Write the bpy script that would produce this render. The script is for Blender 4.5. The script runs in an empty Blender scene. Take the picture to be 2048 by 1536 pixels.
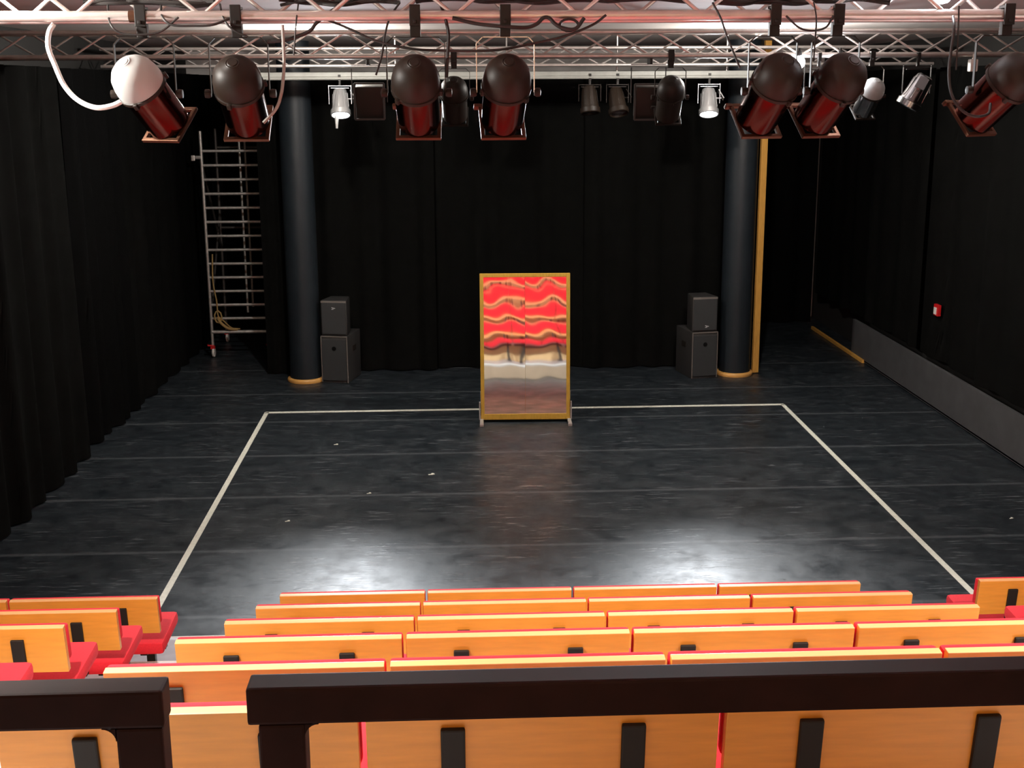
import bpy, bmesh, math, random
from mathutils import Vector, Matrix, Euler
random.seed(7)
PI = math.pi
scene = bpy.context.scene
COL = scene.collection

# ------------------------------------------------------------------ materials
def new_mat(name):
    m = bpy.data.materials.new(name); m.use_nodes = True
    nt = m.node_tree
    return m, nt, nt.nodes['Principled BSDF']

def mat(name, col, rough=0.5, metal=0.0, spec=0.5, var=0.0, scale=20.0, bump=0.0, bscale=60.0, stretch=(1, 1, 1), emit=None, estr=0.0, sheen=0.0):
    m, nt, b = new_mat(name)
    b.inputs['Base Color'].default_value = (*col, 1)
    b.inputs['Roughness'].default_value = rough
    b.inputs['Metallic'].default_value = metal
    b.inputs['Specular IOR Level'].default_value = spec
    if sheen: b.inputs['Sheen Weight'].default_value = sheen
    if emit:
        b.inputs['Emission Color'].default_value = (*emit, 1)
        b.inputs['Emission Strength'].default_value = estr
    tc = nt.nodes.new('ShaderNodeTexCoord'); mp = nt.nodes.new('ShaderNodeMapping')
    mp.inputs['Scale'].default_value = stretch
    nt.links.new(tc.outputs['Object'], mp.inputs['Vector'])
    if var:
        n = nt.nodes.new('ShaderNodeTexNoise'); n.inputs['Scale'].default_value = scale; n.inputs['Detail'].default_value = 5
        nt.links.new(mp.outputs['Vector'], n.inputs['Vector'])
        r = nt.nodes.new('ShaderNodeMapRange')
        r.inputs['From Min'].default_value = 0.3; r.inputs['From Max'].default_value = 0.7
        r.inputs['To Min'].default_value = 1 - var; r.inputs['To Max'].default_value = 1 + var
        nt.links.new(n.outputs['Fac'], r.inputs['Value'])
        mx = nt.nodes.new('ShaderNodeVectorMath'); mx.operation = 'SCALE'
        mx.inputs[0].default_value = col
        nt.links.new(r.outputs['Result'], mx.inputs['Scale'])
        nt.links.new(mx.outputs['Vector'], b.inputs['Base Color'])
    if bump:
        n2 = nt.nodes.new('ShaderNodeTexNoise'); n2.inputs['Scale'].default_value = bscale; n2.inputs['Detail'].default_value = 4
        nt.links.new(mp.outputs['Vector'], n2.inputs['Vector'])
        bp = nt.nodes.new('ShaderNodeBump'); bp.inputs['Strength'].default_value = bump; bp.inputs['Distance'].default_value = 0.01
        nt.links.new(n2.outputs['Fac'], bp.inputs['Height']); nt.links.new(bp.outputs['Normal'], b.inputs['Normal'])
    return m

M = {}
M['wood'] = mat('maple_veneer', (0.76, 0.295, 0.034), 0.42, var=0.07, scale=6, stretch=(1, 4, 9))
M['wood_edge'] = mat('plywood_edge', (0.82, 0.42, 0.17), 0.36)
M['red'] = mat('red_upholstery', (0.74, 0.022, 0.034), 0.85, spec=0.25, var=0.06, scale=90, bump=0.1, bscale=400)
M['black_plastic'] = mat('black_bracket', (0.016, 0.012, 0.009), 0.6, spec=0.25)
M['black_steel'] = mat('black_steel', (0.010, 0.008, 0.007), 0.5, spec=0.3)
M['rail'] = mat('black_painted_rail', (0.022, 0.008, 0.007), 0.6, spec=0.12, var=0.2, scale=8)
M['drape'] = mat('black_drape', (0.0068, 0.0068, 0.0062), 0.95, spec=0.1, var=0.15, scale=5, bump=0.1, bscale=200)
M['drape_dark'] = mat('black_velvet_drape', (0.005, 0.005, 0.005), 0.95, spec=0.08)
M['plaster'] = mat('pale_plaster', (0.74, 0.68, 0.65), 0.8, var=0.05, scale=3)
M['dark_wall'] = mat('dark_painted_wall', (0.012, 0.011, 0.01), 0.8)
M['dado'] = mat('dark_grey_board', (0.062, 0.062, 0.064), 0.55, var=0.15, scale=4)
M['alu'] = mat('aluminium_tube', (0.62, 0.57, 0.54), 0.38, metal=0.85, var=0.08, scale=12)
M['steel'] = mat('galvanised_steel', (0.60, 0.58, 0.55), 0.45, metal=0.7, var=0.15, scale=20)
M['steel_shade'] = mat('shaded_steel', (0.09, 0.08, 0.075), 0.5, metal=0.6)  # dark copy of the steel: shade on the tower's right and rear painted in
M['chrome'] = mat('dark_polished_metal', (0.42, 0.42, 0.43), 0.2, metal=1.0)
M['pale_paint'] = mat('pale_painted_beam', (0.27, 0.27, 0.245), 0.5, var=0.1, scale=8)
M['can_dark'] = mat('dark_brown_lamp_housing', (0.014, 0.008, 0.0045), 0.5, spec=0.3)
M['can_barrel'] = mat('red_sheen_lamp_barrel', (0.070, 0.022, 0.017), 0.2, metal=1.0, spec=0.3)  # red reflection from seats and ceiling put into the metal's colour
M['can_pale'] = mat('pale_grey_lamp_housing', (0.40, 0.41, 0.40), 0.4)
M['can_silver'] = mat('polished_lamp_housing', (0.72, 0.72, 0.72), 0.24, metal=0.75)
M['lens_off'] = mat('unlit_lens', (0.06, 0.05, 0.05), 0.08)
M['copper'] = mat('coppery_clip', (0.10, 0.045, 0.025), 0.4, metal=0.8)
M['cable_black'] = mat('black_cable', (0.012, 0.009, 0.008), 0.5)
M['cable_white'] = mat('white_cable', (0.75, 0.75, 0.72), 0.4)
M['cable_grey'] = mat('grey_cable', (0.30, 0.29, 0.27), 0.45)
M['gold'] = mat('golden_wood_frame', (0.56, 0.33, 0.045), 0.4, var=0.12, scale=8, stretch=(6, 6, 1))
M['batten'] = mat('yellow_pine', (0.66, 0.34, 0.07), 0.5, var=0.1, scale=9, stretch=(8, 8, 1))
M['ring'] = mat('varnished_beech', (0.70, 0.36, 0.10), 0.3)
M['tape'] = mat('white_floor_tape', (0.86, 0.86, 0.74), 0.5, var=0.08, scale=20)
M['spk'] = mat('black_textured_cabinet', (0.032, 0.030, 0.029), 0.5, bump=0.2, bscale=300)
M['spk_edge'] = mat('brown_cabinet_edge', (0.15, 0.13, 0.115), 0.5)  # paler brown strip along the cabinet's front edges
M['spk_grille'] = mat('speaker_grille', (0.028, 0.03, 0.031), 0.6)
M['badge'] = mat('silver_badge', (0.75, 0.75, 0.75), 0.3, metal=0.5)
M['column'] = mat('blue_black_column', (0.010, 0.014, 0.018), 0.5, spec=0.35, var=0.1, scale=4)
M['deck'] = mat('grey_vinyl_deck', (0.68, 0.69, 0.72), 0.3, var=0.08, scale=10)
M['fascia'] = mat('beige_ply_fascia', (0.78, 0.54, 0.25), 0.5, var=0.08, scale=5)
M['fascia_shaded'] = mat('shaded_ply_fascia', (0.40, 0.30, 0.20), 0.5, var=0.08, scale=5)  # darker copy of the fascia, with the lowest tier's shade in its colour
M['nosing'] = mat('white_nosing', (0.8, 0.78, 0.72), 0.4)
M['red_plastic'] = mat('red_plastic', (0.6, 0.012, 0.015), 0.4)
M['white_plastic'] = mat('white_plastic', (0.8, 0.78, 0.74), 0.4)
M['rope'] = mat('tan_rope', (0.42, 0.27, 0.10), 0.8, bump=0.4, bscale=300)
M['lamp_on'] = mat('glowing_lens', (1, 1, 1), 0.3, emit=(0.93, 0.96, 1.0), estr=18)
M['tube_on'] = mat('glowing_tube', (1, 1, 1), 0.3, emit=(1.0, 0.95, 0.86), estr=260)
M['bulb_on'] = mat('glowing_bulb', (1, 1, 1), 0.3, emit=(0.95, 0.95, 1.0), estr=120)

def mirror_mat():
    m, nt, b = new_mat('mirror_foil')
    b.inputs['Base Color'].default_value = (0.93, 0.90, 0.87, 1)
    b.inputs['Metallic'].default_value = 1.0
    b.inputs['Roughness'].default_value = 0.035
    return m
M['mirror'] = mirror_mat()

def floor_mat():
    m, nt, b = new_mat('black_dance_vinyl')
    L = nt.links.new
    def N(t, **k):
        n = nt.nodes.new(t)
        for a, v in k.items(): setattr(n, a, v)
        return n
    def math_(op, a=None, b_=None, va=None, vb=None):
        n = N('ShaderNodeMath', operation=op)
        if a is not None: L(a, n.inputs[0])
        elif va is not None: n.inputs[0].default_value = va
        if b_ is not None: L(b_, n.inputs[1])
        elif vb is not None: n.inputs[1].default_value = vb
        return n.outputs[0]
    tc = N('ShaderNodeTexCoord')
    def noise(scale, detail, st, rot=0.0):
        mp = N('ShaderNodeMapping'); mp.inputs['Scale'].default_value = st; mp.inputs['Rotation'].default_value = (0, 0, rot)
        L(tc.outputs['Object'], mp.inputs['Vector'])
        n = N('ShaderNodeTexNoise'); n.inputs['Scale'].default_value = scale; n.inputs['Detail'].default_value = detail
        n.inputs['Roughness'].default_value = 0.62
        L(mp.outputs['Vector'], n.inputs['Vector']); return n.outputs['Fac']
    def ramp(src, lo, hi, a=0.0, c=1.0):
        r = N('ShaderNodeMapRange'); r.clamp = True
        r.inputs['From Min'].default_value = lo; r.inputs['From Max'].default_value = hi
        r.inputs['To Min'].default_value = a; r.inputs['To Max'].default_value = c
        L(src, r.inputs['Value']); return r.outputs['Result']
    sep = N('ShaderNodeSeparateXYZ'); L(tc.outputs['Object'], sep.inputs[0])
    # seams between the rolls of vinyl
    seam = None
    for y0 in (8.45, 10.08, 11.66, 13.32, 14.93, 16.55, 18.15, 19.8):
        d = math_('ABSOLUTE', math_('SUBTRACT', sep.outputs['Y'], vb=y0))
        s = ramp(d, 0.012, 0.045, 1.0, 0.0)
        seam = s if seam is None else math_('MAXIMUM', seam, s)
    blotch = noise(0.9, 4, (1, 1, 1))
    fine = noise(6, 6, (1, 1, 1))
    scr1 = ramp(noise(9, 3, (0.35, 3.0, 1), 0.45), 0.60, 0.67)
    scr2 = ramp(noise(8, 3, (0.3, 2.6, 1), -0.25), 0.61, 0.68)
    scr3 = ramp(noise(7, 3, (0.4, 3.4, 1), 1.1), 0.62, 0.69)
    scr = math_('MAXIMUM', math_('MAXIMUM', scr1, scr2), scr3)
    patch = ramp(noise(1.6, 2, (1, 1, 1)), 0.42, 0.58)
    scr = math_('MULTIPLY', scr, patch)
    mix = N('ShaderNodeMix', data_type='RGBA')
    mix.inputs['A'].default_value = (0.008, 0.0115, 0.015, 1); mix.inputs['B'].default_value = (0.026, 0.033, 0.039, 1)
    L(ramp(fine, 0.35, 0.7), mix.inputs['Factor'])
    mix2 = N('ShaderNodeMix', data_type='RGBA'); mix2.inputs['B'].default_value = (0.22, 0.235, 0.25, 1)
    L(mix.outputs['Result'], mix2.inputs['A'])
    f = math_('MAXIMUM', math_('MULTIPLY', scr, vb=0.5), math_('MULTIPLY', seam, vb=0.24))
    L(f, mix2.inputs['Factor'])
    L(mix2.outputs['Result'], b.inputs['Base Color'])
    rr = math_('ADD', ramp(blotch, 0.3, 0.7, 0.35, 0.45), math_('SUBTRACT', ramp(noise(3.2, 7, (1, 1, 1), 0.4), 0.35, 0.66, -0.07, 0.11), math_('MULTIPLY', scr, vb=0.10)))
    L(rr, b.inputs['Roughness'])
    b.inputs['Specular IOR Level'].default_value = 0.5
    bp = N('ShaderNodeBump'); bp.inputs['Strength'].default_value = 0.25; bp.inputs['Distance'].default_value = 0.006
    L(math_('ADD', fine, scr), bp.inputs['Height']); L(bp.outputs['Normal'], b.inputs['Normal'])
    return m
M['floor'] = floor_mat()

# ------------------------------------------------------------------ builders
def link(o, parent=None):
    COL.objects.link(o)
    if parent is not None: o.parent = parent
    return o

def finish(name, bm, m, parent=None, smooth=False, loc=None, rot=None):
    bmesh.ops.recalc_face_normals(bm, faces=bm.faces)
    me = bpy.data.meshes.new(name); bm.to_mesh(me); bm.free()
    mats = m if isinstance(m, (list, tuple)) else [m]
    for x in mats: me.materials.append(x)
    if smooth:
        for p in me.polygons: p.use_smooth = True
        try: me.set_sharp_from_angle(angle=math.radians(40))
        except Exception: pass
    o = bpy.data.objects.new(name, me)
    link(o, parent)
    if loc is not None: o.location = loc
    if rot is not None: o.rotation_euler = rot
    return o

def B(): return bmesh.new()

def box(bm, c, s, rot=None, bevel=0.0, mi=0):
    r = bmesh.ops.create_cube(bm, size=1.0)
    vs = r['verts']
    bmesh.ops.scale(bm, vec=s, verts=vs)
    faces = list({f for v in vs for f in v.link_faces})
    for f in faces: f.material_index = mi
    if bevel:
        es = list({e for v in vs for e in v.link_edges})
        rb = bmesh.ops.bevel(bm, geom=es, offset=bevel, segments=2, affect='EDGES', profile=0.6)
        vs = list({v for f in rb['faces'] for v in f.verts} | {v for v in vs if v.is_valid})
        for f in {f for v in vs for f in v.link_faces}: f.material_index = mi
    mtx = Matrix.Translation(Vector(c))
    if rot is not None: mtx = mtx @ (rot if isinstance(rot, Matrix) else Euler(rot).to_matrix().to_4x4())
    bmesh.ops.transform(bm, matrix=mtx, verts=vs)
    return vs

def tube(bm, pts, r, seg=10, caps=True):
    pts = [Vector(p) for p in pts]
    rings = []; up = None
    for i, p in enumerate(pts):
        if i == 0: t = pts[1] - pts[0]
        elif i == len(pts) - 1: t = pts[-1] - pts[-2]
        else: t = (pts[i + 1] - p).normalized() + (p - pts[i - 1]).normalized()
        t.normalize()
        if up is None:
            up = Vector((0, 0, 1)) if abs(t.z) < 0.9 else Vector((0, 1, 0))
        u = t.cross(up)
        if u.length < 1e-4: u = t.cross(Vector((1, 0.3, 0)))
        u.normalize(); w = u.cross(t).normalized(); up = w
        rr = r[i] if isinstance(r, (list, tuple)) else r
        rings.append([bm.verts.new(p + (u * math.cos(2 * PI * k / seg) + w * math.sin(2 * PI * k / seg)) * rr) for k in range(seg)])
    for a, c in zip(rings, rings[1:]):
        for k in range(seg): bm.faces.new((a[k], a[(k + 1) % seg], c[(k + 1) % seg], c[k]))
    if caps:
        bm.faces.new(rings[0][::-1]); bm.faces.new(rings[-1])

def lathe(bm, prof, mtx=None, seg=28, mi=0):
    """prof: list of (r, z), spun about local z."""
    rings = []; allv = []
    for r, z in prof:
        if r < 1e-5: ring = [bm.verts.new((0, 0, z))]
        else: ring = [bm.verts.new((r * math.cos(2 * PI * k / seg), r * math.sin(2 * PI * k / seg), z)) for k in range(seg)]
        rings.append(ring); allv += ring
    for a, c in zip(rings, rings[1:]):
        for k in range(seg):
            k2 = (k + 1) % seg
            if len(a) == 1 and len(c) == 1: continue
            if len(a) == 1: f = bm.faces.new((a[0], c[k2], c[k]))
            elif len(c) == 1: f = bm.faces.new((a[k], a[k2], c[0]))
            else: f = bm.faces.new((a[k], a[k2], c[k2], c[k]))
            f.material_index = mi
    if mtx is not None: bmesh.ops.transform(bm, matrix=mtx, verts=allv)

def spline(pts, n=8):
    """Catmull-Rom through pts."""
    P = [Vector(p) for p in pts]
    P = [P[0] * 2 - P[1]] + P + [P[-1] * 2 - P[-2]]
    out = []
    for i in range(1, len(P) - 2):
        for k in range(n):
            t = k / n
            a, b_, c, d = P[i - 1], P[i], P[i + 1], P[i + 2]
            out.append(0.5 * ((2 * b_) + (c - a) * t + (2 * a - 5 * b_ + 4 * c - d) * t * t + (3 * b_ - a - 3 * c + d) * t ** 3))
    out.append(P[-2]); return out

def tag(o, label, cat, group=None, kind=None):
    o['label'] = label; o['category'] = cat
    if group: o['group'] = group
    if kind: o['kind'] = kind
    return o

def thing(name, label, cat, loc=(0, 0, 0), rotz=0.0, group=None, rot=None):
    o = bpy.data.objects.new(name, None); link(o)
    o.empty_display_size = 0.1
    o.location = loc; o.rotation_euler = rot if rot is not None else (0, 0, rotz)
    return tag(o, label, cat, group)

def struct(name, bm, m, label=None, smooth=False):
    o = finish(name, bm, m, smooth=smooth); o['kind'] = 'structure'
    if label: o['label'] = label
    return o

def children_of(o): return [c for c in COL.objects if c.parent == o]

KIDS = {}
def dup(root, loc, rotz=None, label=None, group=None, scale=None):
    r = root.copy(); COL.objects.link(r); r.location = loc
    if rotz is not None: r.rotation_euler = (0, 0, rotz)
    if scale: r.scale = (scale,) * 3
    if label: r['label'] = label
    if group: r['group'] = group
    if root.name not in KIDS:
        KIDS[root.name] = [(c, list(c.children)) for c in root.children]
    for ch, grand in KIDS[root.name]:
        c = ch.copy(); COL.objects.link(c); c.parent = r
        for g in grand:
            d = g.copy(); COL.objects.link(d); d.parent = c
    return r

# ------------------------------------------------------------------ the room
XL, XR, YF, YB, ZC = -4.95, 6.95, -5.5, 24.0, 5.09
bm = B(); box(bm, ((XL + XR) / 2, (YF + YB) / 2, -0.1), (XR - XL + 0.4, YB - YF + 0.4, 0.2)); struct('floor', bm, M['floor'], 'black vinyl dance floor with pale seams across it')
bm = B(); box(bm, ((XL + XR) / 2, (YF + YB) / 2, ZC + 0.1), (XR - XL + 0.4, YB - YF + 0.4, 0.2)); struct('ceiling', bm, M['plaster'], 'pale plaster ceiling above the lighting trusses')
bm = B(); box(bm, ((XL + XR) / 2, YB + 0.1, 2.6), (XR - XL + 0.4, 0.2, 5.4)); struct('wall_back', bm, M['plaster'], 'pale wall showing above the black drapes')
bm = B(); box(bm, (XL - 0.1, (YF + YB) / 2, 2.6), (0.2, YB - YF, 5.4)); struct('wall_left', bm, M['dark_wall'])
bm = B(); box(bm, (XR + 0.1, (YF + YB) / 2, 2.6), (0.2, YB - YF, 5.4)); struct('wall_right', bm, M['dark_wall'])
bm = B(); box(bm, ((XL + XR) / 2, YF - 0.1, 2.6), (XR - XL + 0.4, 0.2, 5.4)); struct('wall_front', bm, M['dark_wall'])
# dark grey board along the foot of the right wall
bm = B(); box(bm, (6.64, 13.3, 0.318), (0.05, 14.2, 0.59), bevel=0.006); box(bm, (6.625, 13.3, 0.035), (0.02, 14.2, 0.03))
struct('baseboard_right', bm, M['dado'], 'tall dark grey board along the foot of the right wall')

# drapes
def drape(x0, y0, x1, y1, z0, z1, label, amp=0.05, wl=0.35, m='drape', seed=0, group='black stage drapes'):
    rnd = random.Random(seed)
    L = math.hypot(x1 - x0, y1 - y0); n = max(12, int(L / wl * 10)); nz = 10
    ux, uy = (x1 - x0) / L, (y1 - y0) / L
    ph = [rnd.uniform(0, 6.28) for _ in range(4)]
    bm = B(); g = []
    for i in range(n + 1):
        s = i / n * L; row = []
        for k in range(nz + 1):
            t = k / nz
            a = amp * (1.0 - 0.35 * t)
            off = a * (math.sin(2 * PI * s / wl + ph[0] + 0.4 * t) + 0.55 * math.sin(2 * PI * s / (wl * 2.37) + ph[1] - 0.5 * t) + 0.35 * math.sin(2 * PI * s / (wl * 0.61) + ph[2]))
            row.append(bm.verts.new((x0 + ux * s - uy * off, y0 + uy * s + ux * off, z0 + (z1 - z0) * t)))
        g.append(row)
    for i in range(n):
        for k in range(nz): bm.faces.new((g[i][k], g[i + 1][k], g[i + 1][k + 1], g[i][k + 1]))
    r = bmesh.ops.solidify(bm, geom=list(bm.faces), thickness=0.008)
    o = finish('stage_curtain', bm, M[m], smooth=True)
    return tag(o, label, 'curtain', group)

ZD = 4.66
drape(-4.56, 2.0, -4.56, 11.6, 0.02, ZD, 'black drape along the left wall, nearest the red seats', 0.035, 0.8, seed=1)
drape(-4.60, 11.72, -4.58, 15.1, 0.02, ZD, 'black drape in the middle of the left wall', 0.05, 0.55, seed=2)
drape(-4.66, 15.5, -4.56, 17.3, 0.02, ZD, 'narrow gathered black drape on the left wall past its middle', 0.06, 0.4, 'drape_dark', seed=3)
drape(-4.56, 17.2, -4.42, 23.25, 0.02, ZD, 'black drape on the left wall beside the scaffold tower', 0.035, 0.7, seed=4)
drape(-4.6, 23.3, -2.9, 23.3, 0.02, ZD, 'black drape behind the scaffold tower', 0.05, 0.45, 'drape_dark', seed=5)
drape(-3.03, 19.5, -2.62, 19.5, 0.02, ZD, 'narrow black drape just left of the left column', 0.02, 0.2, 'drape', seed=21)
drape(-2.80, 22.9, -2.78, 19.62, 0.02, ZD, 'black side drape running back between scaffold tower and left column', 0.05, 0.45, 'drape', seed=6)
drape(-2.66, 19.66, -0.35, 19.62, 0.02, ZD, 'black back drape behind the left loudspeaker stack', 0.05, 0.5, seed=7)
drape(-0.5, 19.76, 2.15, 19.76, 0.02, ZD, 'black back drape directly behind the mirror', 0.055, 0.55, seed=8)
drape(2.0, 19.62, 4.6, 19.62, 0.02, ZD, 'black back drape behind the right loudspeaker stack', 0.05, 0.5, seed=9)
drape(4.62, 19.8, 4.62, 23.3, 0.02, ZD, 'black side drape running back behind the yellow batten', 0.05, 0.45, 'drape_dark', seed=10)
drape(4.6, 23.4, 6.75, 23.4, 0.02, ZD, 'black drape at the far end of the right recess', 0.05, 0.5, 'drape_dark', seed=11)
drape(6.78, 23.2, 6.78, 17.9, 0.62, ZD, 'black drape on the right wall, farthest from the seats', 0.03, 0.7, 'drape', seed=12)
drape(6.78, 17.75, 6.76, 13.0, 0.62, ZD, 'black drape in the middle of the right wall above the grey board', 0.035, 0.9, seed=13)
drape(6.78, 12.9, 6.76, 3.0, 0.62, ZD, 'black drape along the right wall, nearest the red seats', 0.035, 0.8, seed=14)

# columns (part of the building), each with a beech ring at its foot
def column(x, y, label):
    bm = B(); lathe(bm, [(0.0, 0.0), (0.243, 0.0), (0.243, ZC), (0.0, ZC)], seg=48)
    o = finish('column', bm, M['column'], smooth=True, loc=(x, y, 0)); o['kind'] = 'structure'; o['label'] = label; o['category'] = 'column'
    bm = B(); lathe(bm, [(0.24, 0.0), (0.283, 0.0), (0.287, 0.012), (0.287, 0.038), (0.278, 0.055), (0.262, 0.062), (0.24, 0.062)], seg=48)
    finish('base_ring', bm, M['ring'], o, smooth=True)['label'] = 'varnished beech ring'
    return o
column(-2.375, 19.06, 'round dark column left of the mirror with a beech foot ring')
column(4.335, 19.08, 'round dark column right of the mirror with a beech foot ring')

bm = B(); box(bm, (4.675, 19.12, ZC / 2), (0.10, 0.055, ZC - 0.02), rot=(0, 0, 0.2), bevel=0.004)
tag(finish('wooden_batten', bm, M['batten']), 'tall yellow wooden batten standing against the right column', 'batten')
bm = B(); box(bm, (6.60, 21.2, 0.03), (0.045, 3.0, 0.055), bevel=0.005)
tag(finish('wooden_strip', bm, M['batten']), 'long yellow wooden strip on the floor at the right wall', 'wood strip')
bm = B(); tube(bm, [(5.15, 21.8, 1.4), (5.15, 21.8, 4.6)], 0.018, 8)
t = tag(finish('wall_conduit', bm, M['dado']), 'thin grey pipe hanging in the dark recess right of the batten', 'pipe')

# red call point on the right drape
t = thing('alarm_call_point', 'small red and white call point on the right wall', 'alarm', (6.735, 17.08, 1.34))
bm = B(); box(bm, (0, 0, 0), (0.05, 0.16, 0.16), bevel=0.008); finish('case', bm, M['red_plastic'], t)
bm = B(); box(bm, (-0.03, 0.005, -0.012), (0.012, 0.085, 0.10), bevel=0.004); finish('front_plate', bm, M['white_plastic'], t)['label'] = 'white plate'

# ------------------------------------------------------------------ marks on the floor
def strip_tape(a, b_, w, label):
    a, b_ = Vector(a), Vector(b_); d = (b_ - a); L = d.length; ang = math.atan2(d.y, d.x)
    bm = B(); box(bm, (0, 0, 0.0012), (L, w, 0.0024)); box(bm, (0, w * 0.0, 0.0018), (L, w * 0.08, 0.003))
    o = finish('tape_line', bm, M['tape'], loc=(a + b_) / 2, rot=(0, 0, ang))
    return tag(o, label, 'tape', 'white tape outline on the stage floor')
strip_tape((-2.72, 17.07, 0), (4.62, 17.09, 0), 0.085, 'white tape line across the back of the stage behind the mirror')
strip_tape((-2.70, 17.10, 0), (-2.66, 9.6, 0), 0.06, 'white tape line down the left side of the stage')
strip_tape((4.60, 17.10, 0), (4.545, 9.4, 0), 0.06, 'white tape line down the right side of the stage')
for x, y, s, lab in [(-0.342, 14.05, 0.075, 'largest white tape scrap on the floor left of the mirror reflection'),
                     (-1.58, 15.39, 0.055, 'white tape scrap on the floor nearest the back tape line'),
                     (-1.027, 13.38, 0.05, 'small white tape scrap between the largest scrap and the seats'),
                     (-1.818, 12.5, 0.05, 'white tape scrap nearest the seats and the left tape line'),
                     (5.75, 12.16, 0.045, 'white tape scrap outside the right tape line')]:
    bm = B(); box(bm, (0, 0, 0.0015), (s, s * 0.35, 0.003), rot=(0, 0, 0.3)); box(bm, (s * .1, 0.01, 0.0025), (s * 0.4, s * 0.75, 0.004), rot=(0, 0, -0.4))
    tag(finish('tape_scrap', bm, M['tape'], loc=(x, y, 0)), lab, 'tape', 'white tape scraps on the stage')

# ------------------------------------------------------------------ standing mirror
t = thing('standing_mirror', 'gold framed mirror on feet standing mid stage, reflecting red seats', 'mirror', (0.888, 16.36, 0.0), math.radians(-1.3))
TILT = math.radians(-4.2)
w2, z0, z1, fw = 0.603, 0.035, 2.012, 0.05
RT = Matrix.Rotation(TILT, 4, 'X')
bm = B()
box(bm, (-w2 + fw / 2, 0, (z0 + z1) / 2), (fw, 0.045, z1 - z0), bevel=0.006)
box(bm, (w2 - fw / 2, 0, (z0 + z1) / 2), (fw, 0.045, z1 - z0), bevel=0.006)
box(bm, (0, 0, z1 - fw / 2), (2 * w2 - 2 * fw + 0.004, 0.045, fw), bevel=0.006)
box(bm, (0, 0, z0 + 0.04), (2 * w2 - 2 * fw + 0.004, 0.045, 0.08), bevel=0.006)
box(bm, (0, 0.016, (z0 + z1) / 2), (2 * w2 - 2 * fw, 0.01, z1 - z0 - 2 * fw))
bmesh.ops.transform(bm, matrix=RT, verts=bm.verts)
finish('frame', bm, M['gold'], t)
def sheet(x0, x1, seed):
    rnd = random.Random(seed); p = [rnd.uniform(0, 6.28) for _ in range(6)]
    bm = B(); nx, nz = 40, 120; g = []
    za, zb = z0 + 0.075, z1 - fw + 0.003
    for i in range(nx + 1):
        u = i / nx; x = x0 + (x1 - x0) * u; row = []
        for k in range(nz + 1):
            z = za + (zb - za) * k / nz
            e = min(1.0, 4 * u, 4 * (1 - u)) ** 0.5
            amp = 0.35 + 0.65 * max(0.0, (z - 0.5) / 1.5)
            d = amp * (0.0006 * math.sin(2 * PI * (z / 0.62 + 1.1 * u) + p[0]) * math.sin(PI * 1.3 * u + p[1])
                 + 0.0002 * math.sin(2 * PI * z / 0.33 + p[2]) * math.cos(PI * 2.2 * u + p[3])
                 + 0.0010 * (z - 0.9) * math.sin(2 * PI * 1.2 * u + p[4]) * 3.2)
            row.append(bm.verts.new((x, -0.012 + 0.6 * d, z)))
        g.append(row)
    for i in range(nx):
        for k in range(nz): bm.faces.new((g[i][k], g[i + 1][k], g[i + 1][k + 1], g[i][k + 1]))
    bmesh.ops.transform(bm, matrix=RT, verts=bm.verts)
    return finish('mirror_sheet', bm, M['mirror'], t, smooth=True)
sheet(-w2 + fw - 0.003, -0.001, 4)
sheet(0.001, w2 - fw + 0.003, 9)
for s in (-1, 1):
    bm = B(); box(bm, (s * 0.592, -0.03, 0.03), (0.05, 0.42, 0.04), bevel=0.006); box(bm, (s * 0.618, 0.0, 0.16), (0.018, 0.05, 0.25), bevel=0.004)
    box(bm, (s * 0.592, -0.235, 0.02), (0.055, 0.03, 0.04), bevel=0.006)
    tube(bm, [(s * 0.592, 0.17, 0.03), (s * 0.60, 0.03, 0.42)], 0.012, 8)
    finish('foot', bm, M['steel'], t)['label'] = 'grey steel foot'

# ------------------------------------------------------------------ loudspeakers
def cabinet(bm, wf, wb, d, h, mi=0, bev=0.012):
    r = bmesh.ops.create_cube(bm, size=1.0); vs = r['verts']
    for v in vs:
        w = wf if v.co.y < 0 else wb
        v.co = Vector((v.co.x * w, (v.co.y + 0.5) * d, (v.co.z + 0.5) * h))
    bmesh.ops.bevel(bm, geom=list({e for v in vs for e in v.link_edges}), offset=bev, segments=2, affect='EDGES', profile=0.6)

def subwoofer(x, y, a, label):
    t = thing('subwoofer', label, 'loudspeaker', (x, y, 0), a, 'bass cabinets under the loudspeakers')
    bm = B(); cabinet(bm, 0.43, 0.43, 0.66, 0.735); finish('cabinet', bm, M['spk'], t, smooth=True)
    bm = B(); box(bm, (0, -0.006, 0.36), (0.385, 0.016, 0.64), bevel=0.005)
    finish('grille', bm, M['spk_grille'], t)
    bm = B()
    for s in (-1, 1): box(bm, (s * 0.205, -0.004, 0.367), (0.014, 0.014, 0.715), bevel=0.003)
    box(bm, (0, -0.004, 0.724), (0.41, 0.014, 0.016), bevel=0.003)
    finish('edge_trim', bm, M['spk_edge'], t)
    for s in (-1, 1):
        bm = B(); box(bm, (s * 0.217, 0.33, 0.5), (0.012, 0.16, 0.09), bevel=0.01); finish('handle', bm, M['black_plastic'], t)
    bm = B(); lathe(bm, [(0.0, 0.0), (0.034, 0.0), (0.03, 0.006), (0.0, 0.006)], Matrix.Translation((0, -0.014, 0.54)) @ Matrix.Rotation(PI / 2, 4, 'X'), seg=20)
    finish('port', bm, M['drape_dark'], t)
    return t

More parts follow.
